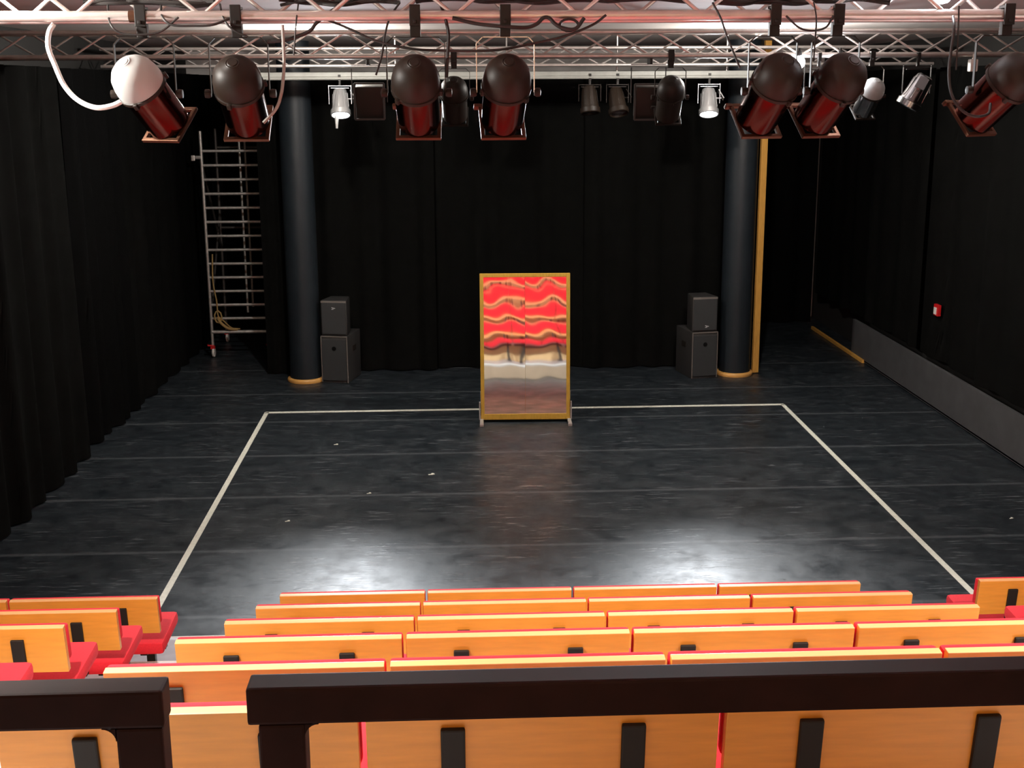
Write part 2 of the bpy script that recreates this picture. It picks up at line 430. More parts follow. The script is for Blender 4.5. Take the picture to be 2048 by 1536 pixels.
def top_speaker(x, y, a, label, bx, bz):
    t = thing('loudspeaker', label, 'loudspeaker', (x, y, 0.737), a, 'loudspeakers on the bass cabinets')
    bm = B(); cabinet(bm, 0.405, 0.30, 0.42, 0.545, bev=0.02); finish('cabinet', bm, M['spk'], t, smooth=True)
    bm = B(); box(bm, (0, -0.006, 0.265), (0.37, 0.016, 0.485), bevel=0.006); finish('grille', bm, M['spk_grille'], t)
    bm = B(); box(bm, (bx, -0.016, bz), (0.06, 0.006, 0.012), rot=(0, 0.25, 0)); box(bm, (bx - 0.012, -0.016, bz - 0.018), (0.035, 0.006, 0.01), rot=(0, -0.2, 0)); box(bm, (bx - 0.005, -0.016, bz - 0.01), (0.01, 0.006, 0.03))
    finish('logo_badge', bm, M['badge'], t)['label'] = 'small silver badge'
    bm = B(); box(bm, (0, -0.002, 0.52), (0.395, 0.012, 0.03), bevel=0.004); finish('edge_trim', bm, M['spk_edge'], t)
    return t
subwoofer(-1.905, 18.84, -0.22, 'black bass cabinet on the floor beside the left column')
subwoofer(3.80, 18.79, 0.20, 'black bass cabinet on the floor beside the right column')
top_speaker(-1.895, 18.86, -0.16, 'black loudspeaker on top of the left bass cabinet, logo high up', 0.0, 0.43)
top_speaker(3.79, 18.80, 0.14, 'black loudspeaker on top of the right bass cabinet, logo low down', 0.03, 0.09)

# ------------------------------------------------------------------ scaffold tower
t = thing('scaffold_tower', 'grey ladder framed scaffold tower on castors in the back left recess', 'scaffold', (-4.15, 20.9, 0))
W, D_, HT = 0.98, 1.3, 3.75
for (px, py) in ((0, 0), (W, 0), (0, D_), (W, D_)):
    bm = B(); tube(bm, [(px, py, 0.16), (px, py, HT)], 0.026, 12); finish('post', bm, M['steel' if (px, py) == (0, 0) else 'steel_shade'], t, smooth=True)
rz = [0.43 + i * 0.2308 for i in range(14)]
for py in (0, D_):
    for z in (rz if py == 0 else rz[1::6]):
        bm = B(); tube(bm, [(0, py, z), (W, py, z)], 0.024 if z > 0.5 else 0.03, 10); finish('rung', bm, M['steel' if py == 0 else 'steel_shade'], t, smooth=True)
for a, b_ in (((0, 0, 0.7), (0, D_, 2.3)), ((W, 0, 0.7), (W, D_, 2.3)), ((0, 0, 3.2), (0, D_, 1.7))):
    bm = B(); tube(bm, [a, b_], 0.02, 8); finish('brace', bm, M['steel_shade'], t, smooth=True)
for py in (0.35, 0.9):
    bm = B(); tube(bm, [(0.56, py, 0.7), (0.56, py, HT)], 0.02, 8); finish('upright', bm, M['steel'], t, smooth=True)
for (px, py) in ((0, 0), (W, 0), (0, D_), (W, D_)):
    bm = B(); lathe(bm, [(0.0, -0.02), (0.075, -0.02), (0.082, -0.012), (0.082, 0.012), (0.075, 0.02), (0.0, 0.02)], Matrix.Translation((px + 0.01, py, 0.082)) @ Matrix.Rotation(PI / 2, 4, 'Y'), seg=24)
    c = finish('castor', bm, M['white_plastic'], t, smooth=True)
    bm = B(); box(bm, (px, py, 0.165), (0.07, 0.09, 0.05), bevel=0.008); box(bm, (px - 0.03, py - 0.03, 0.205), (0.11, 0.06, 0.022), rot=(0, 0.15, 0.3), bevel=0.004)
    finish('brake', bm, M['red_plastic'], c)['label'] = 'red brake lever'
# rope tied to the tower
rp = [(-4.06, 20.86, 1.75), (-4.07, 20.83, 1.3), (-4.03, 20.84, 0.95), (-4.02, 20.84, 0.72), (-3.93, 20.85, 0.62), (-3.82, 20.9, 0.50), (-3.7, 21.0, 0.46)]
bm = B(); tube(bm, spline(rp, 6), 0.012, 7)
coil = [(-4.02 + 0.06 * math.cos(k * 0.7), 20.83 + 0.008 * math.sin(k * 0.31), 0.70 + 0.10 * math.sin(k * 0.7)) for k in range(40)]
tube(bm, coil, 0.012, 6)
tube(bm, spline([(-4.03, 20.82, 0.70), (-3.98, 20.82, 0.60), (-3.86, 20.84, 0.50), (-3.72, 20.9, 0.47)], 5), 0.024, 7)
tag(finish('rope', bm, M['rope'], smooth=True), 'tan rope coiled and tied to the scaffold rungs', 'rope')
bm = B(); tube(bm, [(-4.30, 20.88, 3.33), (-4.16, 20.88, 3.33)], 0.03, 8); box(bm, (-4.28, 20.88, 3.32), (0.06, 0.06, 0.09), bevel=0.01)
tag(finish('scaffold_clamp', bm, M['steel'], smooth=False), 'small metal clamp on the upper scaffold post', 'clamp')

# ------------------------------------------------------------------ seating tiers
ROWY = [8.0, 7.05, 6.105, 5.09, 4.10, 3.15, 2.18]
TZ = [0.29, 0.611, 0.935, 1.30, 1.650, 1.984, 2.325]
ORD = ['front', 'second', 'third', 'fourth', 'fifth', 'sixth', 'seventh']
for i in range(7):
    yf = 9.05 if i == 0 else ROWY[i - 1] - 0.055
    yb = ROWY[i] - 0.055 if i < 6 else -3.0
    if i == 6: yb = -3.5
    lab = ('grey tier with beige front under the %s row of seats' % ORD[i]) if i < 6 else 'grey top tier behind the last seats, carrying the guard rails'
    t = thing('seating_tier', lab, 'platform', (0.9, yf, 0), 0, 'stepped seating tiers')
    d = yf - yb
    bm = B(); box(bm, (0, -d / 2, TZ[i] - 0.02), (10.7, d, 0.04)); finish('deck', bm, M['deck'], t)
    bm = B(); box(bm, (0, -0.02, (TZ[i] - 0.041) / 2), (10.7, 0.03, TZ[i] - 0.042)); finish('fascia', bm, M['fascia' if i else 'fascia_shaded'], t)['label'] = 'beige front board'
    bm = B(); box(bm, (0, 0.004, TZ[i] - 0.012), (10.7, 0.012, 0.03), bevel=0.003); finish('nosing', bm, M['nosing'], t)

# ------------------------------------------------------------------ benches: two seats on one wooden back
GX = 0.985
def make_bench():
    t = thing('theatre_bench', 'x', 'seat')
    TH = math.radians(7)
    R = Matrix.Translation((0, 0, 0.757)) @ Matrix.Rotation(TH, 4, 'X')
    # wooden back panel: top rear edge at the origin's x axis
    bm = B(); vs = box(bm, (0, 0.018, -0.133), (GX, 0.036, 0.265), bevel=0.003)
    for f in bm.faces:
        if f.normal.z > 0.7 and abs(f.normal.y) < 0.4: f.material_index = 1
    for f in bm.faces:
        c = f.calc_center_median()
        if c.z > -0.003: f.material_index = 1
    bmesh.ops.transform(bm, matrix=R, verts=bm.verts)
    bk = finish('back_panel', bm, [M['wood'], M['wood_edge']], t)
    # red pad on its front
    bm = B(); box(bm, (0, 0.058, -0.112), (GX + 0.008, 0.044, 0.20), bevel=0.014)
    bmesh.ops.transform(bm, matrix=R, verts=bm.verts)
    finish('back_pad', bm, M['red'], t, smooth=True)
    # two cushions
    for s in (-1, 1):
        bm = B(); box(bm, (s * 0.262 if False else s * 0.2515, 0.30, 0.378), (0.498, 0.50, 0.09), rot=(math.radians(3), 0, 0), bevel=0.03)
        finish('seat_cushion', bm, M['red'], t, smooth=True)
    # brackets from the back panel down to the seat frame
    for s in (-1, 1):
        bm = B(); box(bm, (0, -0.008, -0.225), (0.068, 0.018, 0.322), bevel=0.006)
        bmesh.ops.transform(bm, matrix=Matrix.Translation((s * 0.252, 0, 0)) @ R, verts=bm.verts)
        box(bm, (s * 0.252, 0.07, 0.355), (0.068, 0.13, 0.035), bevel=0.005)
        finish('bracket', bm, M['black_plastic'], t)['label'] = 'black bracket'
    bm = B(); box(bm, (0, 0.27, 0.295), (0.94, 0.06, 0.04), bevel=0.005); finish('seat_rail', bm, M['black_steel'], t)
    for s in (-1, 1):
        bm = B(); box(bm, (s * 0.36, 0.27, 0.15), (0.06, 0.05, 0.30), bevel=0.006); box(bm, (s * 0.36, 0.27, 0.012), (0.08, 0.34, 0.024), bevel=0.004)
        box(bm, (s * 0.36, 0.27, 0.325), (0.05, 0.40, 0.03), bevel=0.004)
        finish('leg', bm, M['black_steel'], t)
    return t
bench = make_bench(); first = True
POS = ['leftmost', 'second from left', 'third from left', 'rightmost']
for i in range(6):
    for k in range(4):
        x = -1.25 + 0.5 + 1.006 * k + (0.0 if i < 3 else -0.012 * (i - 2))
        z = TZ[i]
        lab = 'red padded wooden bench, %s, in the %s row of the middle block' % (POS[k], ORD[i])
        if first: o = bench; o.location = (x, ROWY[i], z + 0.001); o['label'] = lab; o['group'] = 'benches of the middle block'; first = False
        else: o = dup(bench, (x, ROWY[i], z + 0.001), 0, lab, 'benches of the middle block')
for i in range(4):
    for k in range(2 if i < 3 else 1):
        x = -2.062 - 0.5 - 1.006 * k
        dup(bench, (x, ROWY[i], TZ[i] + 0.001), 0, 'red padded wooden bench %s, in the %s row of the left block' % ('next to the aisle' if k == 0 else 'against the left wall', ORD[i]), 'benches of the left block')
for i in range(4):
    for k in range(2):
        x = 3.595 + 0.5 + 1.006 * k
        dup(bench, (x, ROWY[i], TZ[i] + 0.001), 0, 'red padded wooden bench %s, %s row of the right block' % ('next to the aisle' if k == 0 else 'one in from the aisle', ORD[i]), 'benches of the right block')

# ------------------------------------------------------------------ guard rails behind the last row
def rail(x0, x1, posts, label):
    t = thing('guard_rail', label, 'railing', ((x0 + x1) / 2, 2.515, TZ[6]), 0, 'black guard rails')
    h = 3.15 - TZ[6]; L = x1 - x0
    bm = B(); box(bm, (0, 0, h - 0.043), (L, 0.075, 0.086), bevel=0.007); finish('top_rail', bm, M['rail'], t)
    for px, s in posts:
        bm = B(); box(bm, (px - (x0 + x1) / 2, 0, (h - 0.087) / 2), (0.10, 0.07, h - 0.088), bevel=0.006)
        # curved gusset in the corner
        ax = px - (x0 + x1) / 2 + s * 0.05; n = 6; rad = 0.03; zt = h - 0.087
        top = []; 
        for yy in (-0.035, 0.035):
            pts = [bm.verts.new((ax, yy, zt))] + [bm.verts.new((ax + s * (rad - rad * math.sin(j / n * PI / 2)), yy, zt - rad + rad * math.cos(j / n * PI / 2))) for j in range(n + 1)]
            top.append(pts); bm.faces.new(pts)
        for j in range(1, n + 1): bm.faces.new((top[0][j], top[0][j + 1], top[1][j + 1], top[1][j]))
        finish('post', bm, M['rail'], t)
    bm = B(); box(bm, (0, 0, 0.05), (L, 0.05, 0.05), bevel=0.005); finish('bottom_rail', bm, M['rail'], t)
    return t
rail(-4.3, -0.645, [(-0.70, -1), (-2.4, -1), (-4.2, 1)], 'black square guard rail ending at the gap, left of it')
rail(-0.468, 4.2, [(-0.395, 1), (1.9, 1), (4.1, -1)], 'long black square guard rail in front of the camera, right of the gap')

# ------------------------------------------------------------------ lighting trusses
def truss(y, z, x0, x1, s, rch, rbr, pitch, label, loc_x=0.0):
    t = thing('lighting_truss', label, 'truss', (x0, y, z), 0, 'aluminium lighting trusses')
    L = x1 - x0
    for (cy, cz) in ((0, 0), (s, 0), (0, s), (s, s)):
        bm = B(); tube(bm, [(0, cy, cz), (L, cy, cz)], rch, 14); finish('chord', bm, M['alu'], t, smooth=True)
    n = int(L / pitch); pitch = L / n
    def strut_mesh(a, b_):
        bm = B(); tube(bm, [a, b_], rbr, 8); o = finish('brace', bm, M['alu'], t, smooth=True); return o
    pa = {}
    for face, (p, q) in dict(front=((0, 0), (0, s)), back=((s, 0), (s, s)), low=((0, 0), (s, 0))).items():
        for k in range(n):
            up = (k % 2 == 0)
            key = (face, up)
            a = Vector((0, *(p if up else q))); b_ = Vector((pitch, *(q if up else p)))
            if face == 'back': a, b_ = Vector((0, *(q if up else p))), Vector((pitch, *(p if up else q)))
            if key not in pa:
                o = strut_mesh(a, b_); pa[key] = o
            else:
                o = pa[key].copy(); COL.objects.link(o)
            o.location = (k * pitch, 0, 0)
    return t
truss(6.25, 4.742, -4.2, 5.4, 0.245, 0.025, 0.010, 0.30, 'nearest aluminium truss, carrying the large row of lamps')
truss(13.62, 4.735, -4.8, 6.6, 0.245, 0.027, 0.011, 0.40, 'middle aluminium truss with crossed bracing, beyond the nearest one')
truss(17.0, 4.70, -4.6, 6.4, 0.22, 0.022, 0.010, 0.40, 'farthest aluminium truss, above the pale lighting beam')
t = thing('lighting_beam', 'pale grey beam below the farthest truss, two lit lamps on it', 'beam', (0.7, 17.42, 4.575))
bm = B(); box(bm, (0, 0, 0.02), (6.85, 0.05, 0.06), bevel=0.006); finish('web', bm, M['pale_paint'], t)
bm = B(); tube(bm, [(-3.42, -0.02, -0.03), (3.42, -0.02, -0.03)], 0.024, 12); finish('tube', bm, M['pale_paint'], t, smooth=True)
for k in range(5):
    bm = B(); tube(bm, [(-3.0 + 1.5 * k, 0, 0.05), (-3.0 + 1.5 * k, 0, 0.67)], 0.012, 6); finish('hanger', bm, M['alu'], t, smooth=True)
t = thing('corner_lamp', 'small work lamp on the ceiling above the left end of the nearest truss', 'work light', (-2.75, 5.75, 4.96))
bm = B(); box(bm, (0, 0, 0.02), (0.16, 0.12, 0.10), bevel=0.01); box(bm, (0, 0, 0.10), (0.03, 0.03, 0.06)); finish('housing', bm, M['can_dark'], t)
t = thing('truss_sleeve', 'dark joint sleeve on the nearest truss beside the leftmost lamp', 'sleeve', (-1.50, 6.25, 4.742))
bm = B(); tube(bm, [(-0.04, 0, 0), (0.03, 0, 0)], 0.029, 14); finish('collar', bm, M['copper'], t, smooth=True)

# ------------------------------------------------------------------ par cans
def aim_matrix(dx, dy, dz):
    """rotation whose local +z points along the beam"""
    d = Vector((dx, dy, dz)).normalized()
    return d.to_track_quat('Z', 'Y').to_matrix().to_4x4()

def make_par(name, label, loc, aim, group, rear='can_dark', barrel='can_barrel', yoke='can_dark', drop=0.36, scale=1.0, spin=0.3, yr=0.132):
    t = thing(name, label, 'stage lamp', loc, 0, group)
    R = aim_matrix(*aim)
    bm = B(); lathe(bm, [(0.106, -0.10), (0.1095, -0.085), (0.106, 0.203), (0.099, 0.203), (0.092, 0.10), (0.095, -0.05), (0.0, -0.06)], seg=36)
    body = finish('barrel', bm, M[barrel], t, smooth=True); body.rotation_euler = R.to_euler()
    bm = B(); lathe(bm, [(0.0, -0.212), (0.022, -0.211), (0.026, -0.207), (0.032, -0.208), (0.036, -0.203), (0.058, -0.196), (0.085, -0.175), (0.106, -0.143), (0.1165, -0.10), (0.118, -0.07), (0.1165, -0.045), (0.1085, -0.038)], seg=36)
    finish('rear_cap', bm, M[rear], body, smooth=True)
    bm = B(); lathe(bm, [(0.1165, -0.052), (0.1225, -0.05), (0.1225, -0.034), (0.109, -0.030)], seg=36)
    for k in range(3):
        a = spin + k * 2 * PI / 3
        box(bm, (0.119 * math.cos(a), 0.119 * math.sin(a), -0.038), (0.03, 0.022, 0.03), rot=(0, 0, a), bevel=0.004)
    finish('clip_band', bm, M['can_dark'], body, smooth=True)
    # square colour frame holder
    bm = B(); 
    for sx, sy, lx, ly in ((0, 1, 0.225, 0.02), (0, -1, 0.225, 0.02), (1, 0, 0.02, 0.205), (-1, 0, 0.02, 0.205)):
        box(bm, (sx * 0.1025, sy * 0.1025, 0.212), (lx, ly, 0.018), bevel=0.003)
    box(bm, (0.118, 0.1, 0.212), (0.035, 0.02, 0.03), bevel=0.005)
    finish('colour_frame', bm, M['copper'] if barrel == 'can_barrel' else M['can_dark'], body)
    bm = B(); lathe(bm, [(0.0, 0.06), (0.05, 0.064), (0.088, 0.05)], seg=28); finish('lens', bm, M['lens_off'], body, smooth=True)
    # yoke and clamp
    top = drop - 0.10
    bm = B()
    pr = [(-yr, 0, 0), (-yr, 0, top - 0.03), (-yr + 0.03, 0, top), (yr - 0.03, 0, top), (yr, 0, top - 0.03), (yr, 0, 0)]
    for a, b_ in zip(pr, pr[1:]):
        a, b_ = Vector(a), Vector(b_); d = b_ - a
        box(bm, (a + b_) / 2, (0.004 if abs(d.x) < 0.01 else d.length + 0.004, 0.024, d.length if abs(d.x) < 0.01 else 0.004),
            rot=None if (abs(d.x) < 0.01 or abs(d.z) < 0.01) else (0, -math.atan2(d.z, d.x), 0))
    finish('yoke', bm, M[yoke], t)
    for s in (-1, 1):
        bm = B(); lathe(bm, [(0.0, 0.0), (0.016, 0.0), (0.022, 0.012), (0.02, 0.03), (0.0, 0.034)], Matrix.Translation((s * yr, 0, 0)) @ Matrix.Rotation(s * PI / 2, 4, 'Y'), seg=14)
        finish('knob', bm, M['can_dark'], t, smooth=True)
    bm = B(); box(bm, (0, 0, top + 0.033), (0.05, 0.04, 0.066), bevel=0.004); box(bm, (0, -0.034, drop + 0.0), (0.052, 0.014, 0.10), bevel=0.004); box(bm, (0, 0.0, drop + 0.036), (0.05, 0.08, 0.014), bevel=0.004)
    box(bm, (0, 0.034, drop + 0.015), (0.034, 0.012, 0.05), bevel=0.004); box(bm, (0, -0.045, top + 0.07), (0.016, 0.03, 0.016), bevel=0.003)
    finish('clamp', bm, M['black_steel'], t)
    if scale != 1.0: t.scale = (scale,) * 3
    return t
zp = 4.382
PARS = [(-1.482, (0.135, 0.26, -0.29), 'round stage lamp on the nearest truss, leftmost, tail lit white'),
        (-1.035, (0.012, 0.30, -0.28), 'round stage lamp on the nearest truss, second from left'),
        (-0.187, (0.008, 0.30, -0.27), 'round stage lamp on the nearest truss, third from left'),
        (0.245, (-0.024, 0.30, -0.28), 'round stage lamp on the nearest truss, in the middle with bright yoke'),
        (1.553, (-0.075, 0.28, -0.28), 'round stage lamp on the nearest truss, in front of the right column'),
        (1.862, (-0.10, 0.28, -0.28), 'round stage lamp on the nearest truss, just right of the batten'),
        (2.70, (-0.15, 0.26, -0.26), 'round stage lamp on the nearest truss, cut off at the right edge')]
for i, (x, a, lab) in enumerate(PARS):
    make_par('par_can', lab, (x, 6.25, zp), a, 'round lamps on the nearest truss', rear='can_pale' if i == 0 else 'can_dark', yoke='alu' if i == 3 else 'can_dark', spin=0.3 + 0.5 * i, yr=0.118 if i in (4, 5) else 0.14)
# lamps on the middle truss
make_par('par_can', 'round dark lamp on the middle truss, between the third and middle big lamps', (-0.01, 13.60, 4.30), (0.01, 0.28, -0.3), 'round lamps on the middle truss', barrel='can_dark', drop=0.345, scale=1.25)
make_par('par_can', 'round dark lamp on the middle truss, left of a lit lamp', (2.29, 13.60, 4.30), (0.01, 0.28, -0.3), 'round lamps on the middle truss', barrel='can_dark', drop=0.345, scale=1.25)
make_par('par_can', 'pale tailed round lamp on the middle truss near the right edge', (4.45, 13.60, 4.30), (-0.05, 0.26, -0.3), 'round lamps on the middle truss', rear='can_pale', barrel='chrome', drop=0.40, scale=1.05)

# fresnel style lamps
def make_fresnel(label, loc, aim, m, lens, drop, group, stick=False, flag=True):
    t = thing('fresnel_lamp', label, 'stage lamp', loc, 0, group)
    R = aim_matrix(*aim)
    bm = B(); lathe(bm, [(0.0, -0.2), (0.06, -0.2), (0.085, -0.185), (0.095, -0.15), (0.115, 0.06), (0.122, 0.10)], seg=30)
    for k in range(8):
        a = k * PI / 4 + 0.2; box(bm, (0.107 * math.cos(a), 0.107 * math.sin(a), -0.03), (0.008, 0.01, 0.22), rot=Euler((0, 0.06, a)).to_matrix().to_4x4(), bevel=0.002)
    body = finish('housing', bm, M[m], t, smooth=True); body.rotation_euler = R.to_euler()
    bm = B(); lathe(bm, [(0.12, 0.10), (0.137, 0.105), (0.137, 0.165), (0.128, 0.175), (0.118, 0.17), (0.118, 0.13)], seg=30); finish('lens_ring', bm, M[m], body, smooth=True)
    bm = B(); lathe(bm, [(0.0, 0.168), (0.06, 0.163), (0.118, 0.15)], seg=30); finish('lens', bm, M[lens], body, smooth=True)
    if flag:
        bm = B(); box(bm, (0.17, 0, -0.11), (0.012, 0.10, 0.14), rot=(0, 0.5, 0)); box(bm, (0.125, 0, -0.06), (0.10, 0.03, 0.012)); finish('flag', bm, M[m], body)
    if stick:
        bm = B(); tube(bm, [(-0.05, -0.06, -0.10), (-0.055, -0.06, -0.33)], [0.034, 0.016], 10); finish('handle', bm, M['steel'], t, smooth=True)
    bm = B(); top = drop - 0.10
    for s in (-1, 1): box(bm, (s * 0.15, 0, top / 2), (0.006, 0.03, top + 0.02))
    box(bm, (0, 0, top), (0.306, 0.03, 0.008)); box(bm, (0, 0, top - 0.028), (0.24, 0.02, 0.008)); finish('yoke', bm, M[m], t)
    bm = B(); box(bm, (0, 0, top + 0.05), (0.03, 0.035, 0.10), bevel=0.004); box(bm, (0, -0.035, drop), (0.035, 0.012, 0.08), bevel=0.003); box(bm, (0, 0, drop + 0.04), (0.035, 0.08, 0.014), bevel=0.003)
    finish('clamp', bm, M['black_steel'], t)
    return t
GF = 'lamps on the pale beam'
make_fresnel('lit silver lamp on the pale beam, upper left of the mirror', (-1.553, 17.42, 4.215), (0.03, -0.40, -1), 'can_silver', 'lamp_on', 0.33, GF, stick=True)
make_fresnel('lit silver lamp on the pale beam, beside the right column', (3.467, 17.42, 4.20), (-0.03, -0.40, -1), 'can_silver', 'lamp_on', 0.345, GF)
make_fresnel('unlit dark lamp on the pale beam, the slimmer of the middle pair', (1.831, 17.42, 4.235), (0.05, -0.25, -1), 'can_dark', 'lens_off', 0.31, GF, flag=False)
make_fresnel('unlit dark lamp on the pale beam, with its grey lens showing', (2.21, 17.42, 4.215), (0.12, -0.45, -1), 'can_dark', 'lens_off', 0.33, GF)
GM = 'slim lamps on the middle truss'
make_fresnel('tilted slim lamp with a bright edge on the middle truss, far right', (4.95, 13.60, 4.34), (-0.45, 0.15, -0.9), 'chrome', 'lens_off', 0.37, GM)
make_fresnel('slim lamp on the middle truss, half hidden between two big lamps', (3.88, 13.60, 4.30), (-0.35, 0.15, -0.9), 'chrome', 'lens_off', 0.41, GM)

# square floodlights
def make_flood(label, loc, drop):
    t = thing('floodlight', label, 'stage lamp', loc, 0, 'square floodlights')
    bm = B(); box(bm, (0, 0, 0), (0.30, 0.16, 0.36), rot=(0.25, 0, 0), bevel=0.02); finish('housing', bm, M['can_dark'], t, smooth=True)
    bm = B()
    for sx, sz, lx, lz in ((0, 1, 0.32, 0.02), (0, -1, 0.32, 0.02), (1, 0, 0.02, 0.38), (-1, 0, 0.02, 0.38)): box(bm, (sx * 0.16, -0.09, sz * 0.19), (lx, 0.02, lz), rot=None, bevel=0.003)
    finish('frame', bm, M['spk'], t)
    bm = B()
    for s in (-1, 1): box(bm, (s * 0.19, 0, (drop - 0.1) / 2), (0.008, 0.03, drop - 0.08))
    box(bm, (0, 0, drop - 0.06), (0.388, 0.03, 0.008)); finish('yoke', bm, M['spk'], t)
    bm = B(); box(bm, (0, -0.085, drop - 0.02), (0.03, 0.21, 0.08), bevel=0.004); finish('clamp', bm, M['black_steel'], t)
make_flood('square dark floodlight on the middle truss, behind a round lamp', (2.12, 14.03, 4.25), 0.46)
make_flood('square dark floodlight on the middle truss, left of the third big lamp', (-0.93, 14.03, 4.27), 0.44)
t = thing('junction_box', 'small pale box hanging under the middle truss near the right edge', 'box', (5.55, 13.6, 4.62))
bm = B(); box(bm, (0, 0, 0), (0.085, 0.08, 0.13), bevel=0.012); finish('case', bm, M['white_plastic'], t)
bm = B(); tube(bm, [(0, 0, 0.06), (0, 0, 0.12)], 0.012, 8); finish('stem', bm, M['steel'], t)

# lit work lights: tubes lying in the trusses and bare bulbs
def tube_light(label, loc, L):
    t = thing('tube_light', label, 'work light', loc, 0, 'glowing tube lights')
    bm = B(); tube(bm, [(-L / 2, 0, 0), (L / 2, 0, 0)], 0.019, 12); finish('tube', bm, M['tube_on'], t, smooth=True)
    for s in (-1, 1):
        bm = B(); box(bm, (s * (L / 2 + 0.015), 0, 0.005), (0.03, 0.05, 0.05), bevel=0.006); finish('end_cap', bm, M['white_plastic'], t)
    bm = B(); box(bm, (0, 0, 0.036), (L + 0.06, 0.06, 0.018), bevel=0.004); finish('batten', bm, M['white_plastic'], t)
tube_light('glowing tube light on the ceiling behind the middle truss, left of the mirror', (-1.58, 14.9, 5.035), 0.75)
tube_light('glowing tube light on the ceiling behind the middle truss, near the right column', (3.5, 14.8, 5.035), 0.75)
tube_light('glowing tube light in the nearest truss at the upper left corner', (-2.30, 6.37, 4.93), 0.6)
def bulb(label, loc, drop=0.10):
    t = thing('work_bulb', label, 'work light', loc, 0, 'bare glowing bulbs')
    bm = B(); lathe(bm, [(0.0, -0.065), (0.03, -0.058), (0.055, -0.033), (0.064, 0.0), (0.055, 0.035), (0.03, 0.06), (0.02, 0.075)], seg=20); finish('bulb', bm, M['bulb_on'], t, smooth=True)
    bm = B(); lathe(bm, [(0.0, 0.07), (0.026, 0.07), (0.026, 0.12), (0.0, 0.12)], seg=14); tube(bm, [(0, 0, 0.11), (0, 0, drop + 0.03)], 0.012, 8); finish('socket', bm, M['black_steel'], t)
bulb('bare glowing bulb under the middle truss, the left one of a pair', (3.66, 13.58, 4.655), 0.12)
bulb('bare glowing bulb under the middle truss, the right one of a pair', (4.10, 13.58, 4.655), 0.12)
bulb('bare glowing bulb in the nearest truss at the top right', (2.40, 6.33, 4.86), 0.30)

